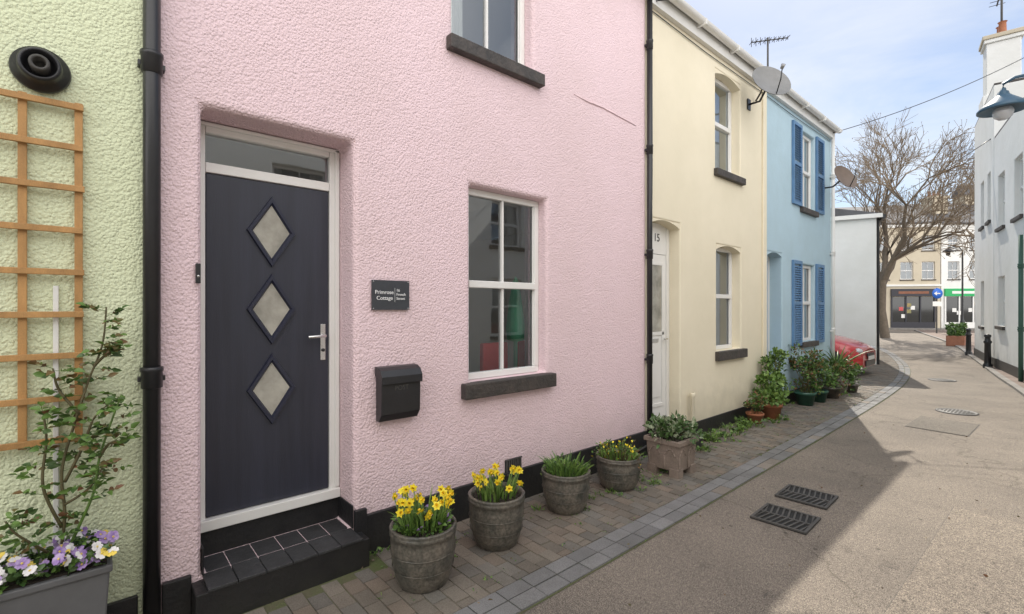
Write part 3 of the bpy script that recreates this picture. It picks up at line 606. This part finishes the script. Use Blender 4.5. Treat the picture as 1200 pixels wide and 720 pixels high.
e=empty('street_planter',(.1,28.5,0)); mb=MB(); mb.box(-.1,.5,28,29.2,0,.45,brickm); mb.done('brick_box',e,bevel=.02)
mb=MB()
for i in range(500):
    p=(R.uniform(-.1,.5),R.uniform(28,29.2),.45+R.random()**1.5*.5); mb.leaf(p,(R.uniform(-1,1),R.uniform(-1,1),R.uniform(0,1)),.14,.08,R.choice([leafA,leafB,leafB]))
mb.done('shrub',e)
# =================================================================== GROUND
mb=MB(); mb.poly([(-300,-300,0),(300,-300,0),(300,300,0),(-300,300,0)],asph); mb.done('ground')
def catmull(P,n=10):
    o=[]
    for i in range(len(P)-1):
        p0=Vector(P[max(i-1,0)]);p1=Vector(P[i]);p2=Vector(P[i+1]);p3=Vector(P[min(i+2,len(P)-1)])
        for k in range(n):
            t=k/n; o.append(.5*((2*p1)+(-p0+p2)*t+(2*p0-5*p1+4*p2-p3)*t*t+(-p0+3*p1-3*p2+p3)*t**3))
    o.append(Vector(P[-1])); return o
path=catmull([(1.06,-6),(1.06,-2),(1.05,2),(1.02,5.3),(.97,9),(.88,12),(.74,14),(.45,16.2),(.0,18.4),(-.9,21.8),(-2.2,25.8),(-4,31),(-6.5,37)])
def resample(P,step):
    o=[P[0]]; acc=0
    for a,b in zip(P,P[1:]):
        d=(b-a).length; t=step-acc
        while t<=d: o.append(a+(b-a)*(t/d)); t+=step
        acc=d-(t-step)
    return o
def bandx(y):
    for a,b in zip(path,path[1:]):
        if a.y<=y<=b.y: return a.x+(b.x-a.x)*(y-a.y)/(b.y-a.y)
    return 1.06
mb=MB(); pr=None
for p in path:
    y=p.y; xl=-.001 if y<11.62 else (-5.8 if y<17.2 else -1.0-(y-17)*.35)
    xl=min(xl,p.x-.3)
    cur=(mb.av((xl,y,.004)),mb.av((p.x+.125,y,.004)))
    if pr: mb.af([pr[0],pr[1],cur[1],cur[0]],joint)
    pr=cur
mb.done('pavement_bedding')
mb=MB(); rs=resample(path,.205)
for i in range(len(rs)-1):
    a,b=rs[i],rs[i+1]; d=(b-a); L=d.length; T=Matrix.Translation((a.x,a.y,0))@Matrix.Rotation(math.atan2(d.y,d.x),4,'Z'); mb.T=T
    for r in range(2):
        g=R.uniform(.84,1.14); mb.col=(.225*g,.222*g,.22*g) if R.random()<.85 else (.24*g,.21*g,.18*g)
        y0=-.115+r*.118; h=.013+R.uniform(-.002,.003)
        mb.box(.004,L-.004,y0+.003,y0+.112,-.02,h,paver)
mb.T=Matrix.Identity(4); mb.done('edging_setts',None)
mb=MB()
def paverat(x,y,w,l):
    g=R.uniform(.82,1.14); q=R.random()
    if q<.5: c=(.20*g,.172*g,.14*g)
    elif q<.8: c=(.185*g,.168*g,.145*g)
    else: c=(.22*g,.178*g,.14*g)
    mb.col=c; h=.011+R.uniform(-.003,.004); tl=R.uniform(-.002,.002)
    p=[mb.av(v) for v in ((x+.004,y+.004,h-tl),(x+w-.004,y+.004,h+tl),(x+w-.004,y+l-.004,h+tl),(x+.004,y+l-.004,h-tl),(x+.001,y+.001,0),(x+w-.001,y+.001,0),(x+w-.001,y+l-.001,0),(x+.001,y+l-.001,0))]
    mb.af([p[0],p[1],p[2],p[3]],paver)
    for a,b,c2,d in ((4,5,1,0),(5,6,2,1),(6,7,3,2),(7,4,0,3)): mb.af([p[a],p[b],p[c2],p[d]],paver)
W_,L_=.104,.152
yy=-5.0; r=0
while yy<25:
    xs=0.03 if yy<11.6 else (-5.7 if yy<14 else (-.9-(yy-17)*.35 if yy>17 else -5.7+(yy-14)*1.6))
    xs=min(xs,bandx(yy+.05)-.5) if yy>11.6 else xs
    x=xs-(L_/2 if r%2 else 0); xe=bandx(yy+.05)-.12
    while x<xe-.02:
        x0=max(x,xs); x1=min(x+L_,xe)
        if x1-x0>.03 and not(yy<1.37 and yy>.35 and x0<.16): paverat(x0,yy,x1-x0,W_)
        x+=L_
    yy+=W_; r+=1
mb.done('block_pavement')
def patch(pts,m):
    cx=sum(p[0] for p in pts)/len(pts); cy=sum(p[1] for p in pts)/len(pts)
    mb=MB(); k=[]
    for (x,y) in pts:
        d=Vector((x-cx,y-cy)); d=d*(1+.015/d.length); k.append((cx+d.x,cy+d.y,.004))
    mb.poly(k,seam); mb.poly([(x,y,.008) for x,y in pts],m); mb.done('road_patch')
patch([(2.35,-3),(4.9,-3),(4.9,5.2),(2.55,5.5)],asph3)
patch([(1.7,8.7),(2.35,8.62),(2.38,9.6),(1.73,9.7)],asph2)
def grate(x0,x1,y0,y1,ang):
    mb=MB(); mb.T=Matrix.Translation(((x0+x1)/2,(y0+y1)/2,0))@Matrix.Rotation(ang,4,'Z'); a=(x1-x0)/2; b=(y1-y0)/2
    mb.box(-a,a,-b,b,.003,.008,rubber)  # black plate, its colour stands in for the shade down the drain
    for q in ((-a,a,-b,-b+.02),(-a,a,b-.02,b),(-a,-a+.02,-b+.02,b-.02),(a-.02,a,-b+.02,b-.02)): mb.box(q[0],q[1],q[2],q[3],.0085,.020,greyiron)
    mb.box(-a+.02,a-.02,-.01,.01,.0085,.019,greyiron)
    n=9
    for k in range(n):
        x=-a+.03+(2*a-.06)*k/(n-1)
        for (ya,yb,s) in ((-b+.02,-.01,1),(.01,b-.02,-1)):
            w=.007; sh=.03*s
            pts=[(x-w-sh/2,ya),(x+w-sh/2,ya),(x+w+sh/2,yb),(x-w+sh/2,yb)]
            pts=[(min(max(u,-a+.02),a-.02),v) for u,v in pts]; mb.prism(pts,'z',.0085,.018,greyiron)
    mb.done('drain_grate')
grate(1.49,1.89,3.98,4.36,.03); grate(1.45,1.85,4.60,4.98,.03)
def cover(x,y,r):
    mb=MB(); mb.lathe([(.001,.013),(r*.8,.013),(r*.82,.009),(r*.88,.009),(r*.9,.014),(r,.014),(r*1.02,.001)],(x,y,0),greyiron,32)
    for i in range(-4,5):
        for j in range(-4,5):
            if (i*i+j*j)**.5<4.3: mb.box(x+i*r*.17-.012,x+i*r*.17+.012,y+j*r*.17-.012,y+j*r*.17+.012,.0135,.017,greyiron)
    mb.done('manhole_cover')
cover(2.05,10.5,.26); cover(1.36,14.8,.25)
mb=MB()
kp=catmull([(3.1,9.5),(2.88,12),(2.58,14),(2.15,16.4),(1.72,19),(1.05,23),(.3,27.5),(-.9,33),(-2.4,39),(-3.8,45)])
pr=None
for i,p in enumerate(kp):
    d=(kp[min(i+1,len(kp)-1)]-kp[max(i-1,0)]).normalized(); nrm=Vector((d.y,-d.x)); q=p+nrm*(1.2 if p.y<24 else 3.5)
    cur=[mb.av((p.x,p.y,-.01)),mb.av((p.x,p.y,.05)),mb.av((p.x+nrm.x*.12,p.y+nrm.y*.12,.052)),mb.av((q.x,q.y,.052))]
    if pr:
        for k in range(3):
            mb.col=(.28,.26,.24) if k<2 else (.23,.17,.14); mb.af([pr[k],cur[k],cur[k+1],pr[k+1]],paver)
    pr=cur
mb.done('right_pavement')
mb=MB(); mb.col=(.26,.24,.22); mb.prism([(-9,43.5),(-3.6,47.6),(1.8,53),(2.6,52.2),(-3,46.6),(-8.4,42.5)],'z',0,.1,paver); mb.done('far_pavement')
# =================================================================== POTS AND PLANTS
def potbody(e,x,y,r,h,m):
    mb=MB(); mb.lathe([(.001,.012),(r*.70,.012),(r*.74,.02),(r*.86,h*.2),(r*.96,h*.5),(r*.99,h*.78),(r*.97,h*.86),(r*1.02,h*.88),(r*1.02,h*.93),(r*.99,h*.95),(r*1.03,h*.98),(r*1.0,h),(r*.93,h),(r*.9,h*.92),(r*.88,h*.88)],(x,y,0),m,36)
    for k in (.35,.6): mb.lathe([(r*(.92 if k<.5 else .985),h*(k-.012)),(r*(.95 if k<.5 else 1.005),h*k),(r*(.94 if k<.5 else .99),h*(k+.012))],(x,y,0),m,36)
    mb.done('pot',e)
    mb=MB(); pts=[(r*.88*k/5,h*.90+.02*(1-k/5)) for k in range(5,-1,-1)]; pts[-1]=(.001,pts[-1][1]); mb.lathe(pts,(x,y,0),soil,20); mb.done('soil',e)
def daffplant(e,x,y,z,r,nf,nl,hh=.24):
    mb=MB()
    for i in range(nl):
        a=R.uniform(0,6.28); q=R.random()**.5*r*.7; lean=Vector((math.cos(a),math.sin(a),0))*R.uniform(.1,.55)
        mb.blade((x+q*math.cos(a),y+q*math.sin(a),z),lean,R.uniform(.6,1.1)*hh,R.uniform(.010,.016),R.choice([leafY,leafY,leafA]),R.uniform(.0,.4))
    for i in range(nf):
        a=R.uniform(0,6.28); q=R.random()**.5*r*.75; b=Vector((x+q*math.cos(a),y+q*math.sin(a),z)); h=R.uniform(.6,1.2)*hh
        top=b+Vector((math.cos(a)*.05,math.sin(a)*.05,h)); mb.tube([b,(b+top)/2+Vector((0,0,.01)),top],.0035,leafA,5)
        d=Vector((R.uniform(-.2,1.2),R.uniform(-1,.5),R.uniform(-.3,.5))).normalized()
        Tm=Matrix.Translation(top)@d.to_track_quat('Z','Y').to_matrix().to_4x4(); mb.T=Tm; ph0=R.random()
        for k in range(6):
            an=ph0+k*math.pi/3; u=Vector((math.cos(an),math.sin(an),.15)); sd=Vector((-math.sin(an),math.cos(an),0)); L=.030
            mb.poly([(0,0,0),u*L*.5+sd*.011,u*L,u*L*.5-sd*.011],daff,True)
        mb.lathe([(.005,0),(.006,.010),(.008,.016),(.011,.02)],(0,0,0),daffc,10); mb.T=Matrix.Identity(4)
    mb.done('plant',e)
def bush(e,x,y,z,r,n,h,mats,ls=.05,lw=.03,name='plant',cl=10):
    mb=MB(); cs=[]
    for i in range(cl):
        a=R.uniform(0,6.28); q=R.random()**.5*r; cs.append((x+q*math.cos(a),y+q*math.sin(a),z+R.random()**.8*h,R.uniform(.3,.55)*r))
        mb.tube([(x+R.uniform(-.3,.3)*r,y+R.uniform(-.3,.3)*r,z-.02),((x+cs[-1][0])/2,(y+cs[-1][1])/2,(z+cs[-1][2])/2+.02),cs[-1][:3]],.004,stemm,5)
    for i in range(n):
        c=R.choice(cs); d=Vector((R.gauss(0,1),R.gauss(0,1),R.gauss(0,1))).normalized()*c[3]*R.random()**.5
        p=Vector(c[:3])+d
        if p.z<.02: p.z=.02
        if p.x<.01: p.x=.01+R.random()*.03
        mb.leaf(p,(d.x+R.uniform(-.05,.05),d.y+R.uniform(-.05,.05),d.z+R.uniform(-.02,.08)),ls*R.uniform(.6,1.2),lw*R.uniform(.7,1.2),R.choice(mats))
    mb.done(name,e)
def herb(e,x,y,z,r,n,h,mats,wd=.008):
    mb=MB()
    for i in range(n):
        a=R.uniform(0,6.28); q=R.random()**.5*r*.85; lean=Vector((math.cos(a),math.sin(a),0))*R.uniform(.1,.9)*(q/r+.2)
        mb.blade((x+q*math.cos(a),y+q*math.sin(a),z),lean,R.uniform(.4,1.0)*h,wd*R.uniform(.7,1.4),R.choice(mats),R.uniform(0,.5))
    mb.done('plant',e)
e=empty('daffodil_pot',(.55,1.53,0)); potbody(e,.55,1.53,.20,.37,potm); daffplant(e,.55,1.53,.33,.18,30,95,.21)
mb=MB()
for i in range(200):
    a=R.uniform(0,6.28); q=R.random()**.5*.17; mb.leaf((.55+q*math.cos(a),1.53+q*math.sin(a),.335+R.random()*.06),(math.cos(a),math.sin(a),R.uniform(0,1)),.035,.022,R.choice([leafA,leafB]))
for i in range(16):
    a=R.uniform(0,6.28); q=R.random()**.5*.16; mb.leaf((.55+q*math.cos(a),1.53+q*math.sin(a),.39),(math.cos(a),math.sin(a),1),.03,.026,purp)
mb.done('underplanting',e)
e=empty('daffodil_pot',(.47,2.18,0)); potbody(e,.47,2.18,.20,.37,potm); daffplant(e,.47,2.18,.33,.18,26,75,.18)
e=empty('herb_pot',(.41,2.98,0)); potbody(e,.41,2.98,.20,.34,potm); herb(e,.41,2.98,.30,.19,330,.17,[leafA,leafY,leafB],.010); bush(e,.41,2.98,.30,.15,260,.09,[leafA,leafY,leafB],.03,.018)
e=empty('shrub_pot',(.40,3.72,0)); potbody(e,.40,3.72,.205,.31,potm); herb(e,.40,3.72,.27,.2,260,.15,[leafA,leafY,stemm],.010); bush(e,.40,3.72,.27,.18,320,.10,[leafB,leafC,leafA,leafA,daff],.035,.02)
e=empty('stone_planter',(.51,4.45,0)); mb=MB(); cx,cy=.51,4.47; hs_=.18
mb.box(cx-hs_,cx+hs_,cy-hs_,cy+hs_,.07,.33,stonep,.018,.018)
mb.box(cx-hs_-.02,cx+hs_+.02,cy-hs_-.02,cy+hs_+.02,.33,.375,stonep)
for a in (-1,1):
    for b in (-1,1): mb.box(cx+a*.125-.05,cx+a*.125+.05,cy+b*.125-.05,cy+b*.125+.05,0,.10,stonep)
for k in (-1,1):
    arch=[(k*.085-.06,.09)]+[(k*.085-.06+.06*t,.22+.07*math.sin(t*math.pi/2)) for t in (0,.33,.66,1)]+[(k*.085+.06*(1-t),.22+.07*math.sin(t*math.pi/2)) for t in (.66,.33,0)]
    for A,B in zip(arch,arch[1:]):
        mb.tube([(cx+hs_-.006,cy+A[0],A[1]),(cx+hs_-.006,cy+B[0],B[1])],.011,stonep,6); mb.tube([(cx+A[0],cy-hs_+.006,A[1]),(cx+B[0],cy-hs_+.006,B[1])],.011,stonep,6)
mb.done('planter_body',e,bevel=.008)
mb=MB(); mb.box(cx-.165,cx+.165,cy-.165,cy+.165,.376,.382,soil); mb.done('soil',e)
bush(e,cx,cy,.37,.22,520,.16,[leafB,leafB,ivyv],.06,.035,cl=16)
def smallpot(name,x,y,r,h,m,n,ph_,mats,ls=.06,lw=.035,cl=10,spread=1.4):
    e=empty(name,(x,y,0)); mb=MB(); mb.lathe([(.001,.01),(r*.7,.01),(r*.92,h*.8),(r*1.0,h*.8),(r*1.02,h),(r*.9,h),(r*.88,h*.9),(.001,h*.92)],(x,y,0),m,24); mb.done('pot',e)
    bush(e,x,y,h,r*spread,n,ph_,mats,ls,lw,cl=cl); return e
smallpot('potted_shrub',.26,7.75,.15,.24,terra,600,.40,[leafA,leafA,leafY],.07,.045,14)
smallpot('potted_shrub',.16,8.05,.16,.26,terra,700,.75,[leafA,leafB,leafY],.06,.035,16,1.2)
smallpot('potted_flowers',.22,7.25,.12,.16,terra,300,.25,[leafA,leafB,leafC],.05,.03,8)
smallpot('potted_shrub',.25,9.25,.17,.24,greenpot,800,.75,[leafB,leafC,leafA],.06,.035,16,1.5)
smallpot('potted_shrub',.30,9.75,.16,.22,greenpot,700,.45,[leafB,leafA],.06,.035,14,1.5)
smallpot('potted_shrub',.34,10.35,.18,.22,potm,700,.40,[leafB,leafA,leafC],.06,.035,14,1.5)
e=empty('spiky_yucca_pot',(.28,10.95,0)); potbody(e,.28,10.95,.18,.3,potm)
mb=MB()
for i in range(90):
    a=R.uniform(0,6.28); mb.blade((.28,10.95,.3),Vector((math.cos(a),math.sin(a),0))*R.uniform(.2,1.0),R.uniform(.45,.8),.03,R.choice([leafB,leafA]),R.uniform(.05,.6))
mb.done('plant',e)
smallpot('potted_shrub',.42,11.3,.14,.18,potm,450,.30,[leafA,leafB],.06,.035,12,1.5)
mb=MB(); mb.lathe([(.025,.0),(.025,.55),(.032,.56),(.032,.6),(.02,.61)],(.06,5.75,0),yellow,12); mb.done('standpipe')
mb=MB(); mb.box(.03,.10,4.0,4.06,.02,.2,greyiron); mb.tube([(.05,4.03,.12),(.05,4.6,.10),(.04,4.76,.12)],.012,greyiron); mb.done('waste_pipe')
mb=MB()
def tuft(x,y,n,h,s=.02):
    for i in range(n):
        a=R.uniform(0,6.28); q=R.random()*s*3
        if R.random()<.5: mb.leaf((x+q*math.cos(a),y+q*math.sin(a),.01+R.random()*h*.6),(math.cos(a),math.sin(a),R.uniform(.1,1)),R.uniform(.5,1.2)*s*1.6,s,R.choice([leafA,leafY,leafB]))
        else: mb.blade((x+q*math.cos(a),y+q*math.sin(a),.008),Vector((math.cos(a),math.sin(a),0))*.6,h*R.uniform(.4,1.1),.005,R.choice([leafA,leafY]),.3)
for i in range(90):
    y=R.uniform(1.4,11.5); tuft(.06+R.random()**2*.06,y,R.randint(3,14),R.uniform(.02,.08))
for i in range(26): tuft(R.uniform(.08,.42),R.uniform(5.2,8.0),R.randint(20,60),R.uniform(.05,.16),.03)
for i in range(160):
    y=R.uniform(-.5,11); tuft(R.uniform(.06,.9),y,R.randint(2,6),R.uniform(.01,.03),.010)
for i in range(22): tuft(R.uniform(.25,.65),R.uniform(1.3,5.0),R.randint(10,30),.06,.016)
for i in range(60): y=R.uniform(0,12); tuft(bandx(y)+.125*R.choice([1,-1]),y,R.randint(2,6),.015,.008)
mb.done('weeds')
mb=MB()
for i in range(160):
    x,y=R.uniform(.1,3.2),R.uniform(.5,9); s=R.uniform(.004,.010); c=Vector((x,y,.015)); a=R.uniform(0,6.28)
    mb.leaf(c,(math.cos(a),math.sin(a),.05),s*3,s*1.6,R.choice([stemm,twig,leafC]),.1)
mb.done('leaf_litter')
# =================================================================== PLANTER + ROSE (left)
e=empty('trough_planter',(.18,-.35,0))
mb=MB(); mb.box(.04,.30,-.80,.055,.0,.50,plast,.02,.03); mb.box(.03,.31,-.81,.065,.50,.535,plast)
mb.done('trough',e,bevel=.008); mb=MB(); mb.box(.05,.29,-.79,.045,.536,.542,soil); mb.done('soil',e)
mb=MB()
for i in range(1100):
    x,y=R.uniform(.03,.32),R.uniform(-.8,.06); a=R.uniform(0,6.28); mb.leaf((x,y,.54+R.random()*.07),(math.cos(a),math.sin(a),R.uniform(-.2,1)),.035,.022,R.choice([leafA,leafB,leafB]))
def pansy(x,y,z,m1,m2):
    d=Vector((R.uniform(.3,1.2),R.uniform(-.5,.6),R.uniform(.3,.9))).normalized(); mb.T=Matrix.Translation((x,y,z))@d.to_track_quat('Z','Y').to_matrix().to_4x4()@Matrix.Rotation(R.random()*6,4,'Z')@Matrix.Diagonal((1.15,1.15,1,1))
    for k in range(5):
        an=k*2*math.pi/5; u=Vector((math.cos(an),math.sin(an),0)); s_=Vector((-math.sin(an),math.cos(an),0)); m=m1 if k<3 else m2; z0=.001*k
        mb.poly([Vector((0,0,z0)),u*.010+s_*.010+Vector((0,0,z0+.003)),u*.02+s_*.007+Vector((0,0,z0+.004)),u*.02-s_*.007+Vector((0,0,z0+.004)),u*.010-s_*.010+Vector((0,0,z0+.003))],m)
    mb.lathe([(.004,.007),(.001,.009)],(0,0,0),pye,6); mb.T=Matrix.Identity(4)
for i in range(105):
    m1,m2=R.choice([(purp,purp),(pwh,pwh),(purp,pwh),(pwh,purp),(pwh,pye),(purp,purp)]); pansy(R.uniform(.05,.33),R.uniform(-.7,.07),.565+R.random()*.07,m1,m2)
mb.done('pansies',e)
rose=empty('climbing_rose',(.15,-.11,.5)); mb=MB()
stems=[[(.16,-.12,.52),(.15,-.10,.75),(.14,-.11,.95),(.13,-.07,1.15),(.13,-.02,1.35),(.14,.03,1.52),(.13,.045,1.70)],
[(.15,-.12,.52),(.18,-.05,.70),(.20,.0,.85),(.19,.02,1.0),(.18,.06,1.15),(.17,.10,1.28)],
[(.15,-.11,.55),(.2,-.19,.66),(.22,-.25,.74),(.22,-.28,.80)],
[(.14,-.10,.9),(.16,-.04,1.05),(.17,.0,1.18),(.18,.05,1.24)],
[(.13,-.05,1.2),(.12,-.12,1.32),(.12,-.14,1.42)],[(.15,-.11,.7),(.16,-.17,.9),(.15,-.16,1.1),(.14,-.17,1.22)],[(.19,.02,1.0),(.22,.05,1.06),(.24,.08,1.08)],
[(.13,.0,1.42),(.16,.05,1.48),(.17,.11,1.5)],[(.15,-.10,.8),(.18,-.02,.86),(.2,.03,.95)]]
for si,st_ in enumerate(stems):
    P=catmull(st_,6); mb.tube(P,[.006*(1-.6*i/len(P))+.001 for i in range(len(P))],stemm if si!=1 else leafA,6)
    for i in range(4,len(P),1):
        if R.random()<.95:
            a=R.uniform(0,6.28); d=Vector((math.cos(a)*.8,math.sin(a),R.uniform(-.1,.6))).normalized(); b=P[i]; L=R.uniform(.05,.095)
            if i<=len(P)*.35 and R.random()<.5: continue
            mb.tube([b,b+d*L],.0012,leafA,4)
            for k,(f,sg) in enumerate(((.45,1),(.45,-1),(.75,1),(.75,-1),(1,0))):
                sd=d.cross(Vector((0,0,1))).normalized(); dd=(d*(.5 if sg else 1)+sd*sg+Vector((0,0,R.uniform(-.3,.2)))).normalized()
                mb.leaf(b+d*L*f,dd,R.uniform(.030,.048),R.uniform(.020,.030),R.choice([leafA,leafA,leafB,leafC]))
mb.done('stems_and_leaves',rose)
# =================================================================== TREE
tr_=empty('bare_tree',(-3.1,32.6,0)); mb=MB(); tips=[]
def br(p,d,L,r,dep):
    q=p+d*L*.5+Vector((R.uniform(-.05,.05),R.uniform(-.05,.05),0))*L; e_=p+d*L+Vector((0,0,.02*L))
    mb.tube([p,q,e_],[r,r*.85,r*.7],bark if dep>3 else twig,6 if dep>4 else 3,cap=False)
    if dep==0: tips.append(e_); return
    k=3 if dep>1 else 4
    for i in range(k):
        a=R.uniform(0,6.28); sp=R.uniform(.35,.9); u=d.cross(Vector((math.cos(a),math.sin(a),.3))).normalized()
        nd=(d+u*sp+Vector((0,0,.07))).normalized(); br(e_ if R.random()<.6 else q,nd,L*R.uniform(.68,.88),max(r*.62,.010),dep-1)
br(Vector((-3.1,32.6,0)),Vector((-.03,-.02,1)),3.1,.24,7)
for e_ in tips[::2]:
    mb.leaf(e_,(R.uniform(-1,1),R.uniform(-1,1),R.uniform(-.5,1)),.08,.045,twig)
mb.done('trunk_and_branches',tr_)
# =================================================================== wires
def wire(name,a,b,sag,r=.008):
    a=Vector(a);b=Vector(b); pts=[a.lerp(b,i/16)-Vector((0,0,4*sag*(i/16)*(1-i/16))) for i in range(17)]
    mb=MB(); mb.tube(pts,r,iron,5); mb.done(name)
wire('overhead_cable',(.05,11.5,5.3),(2.68,15.4,7.2),.12); wire('overhead_cable',(-3.4,30.3,6.9),(1.9,19.2,6.5),.2,.012); wire('overhead_cable',(.05,4.9,5.25),(5.6,8.6,5.5),.1)
wire('overhead_cable',(.06,4.95,5.30),(3.3,10.0,6.3),.1)
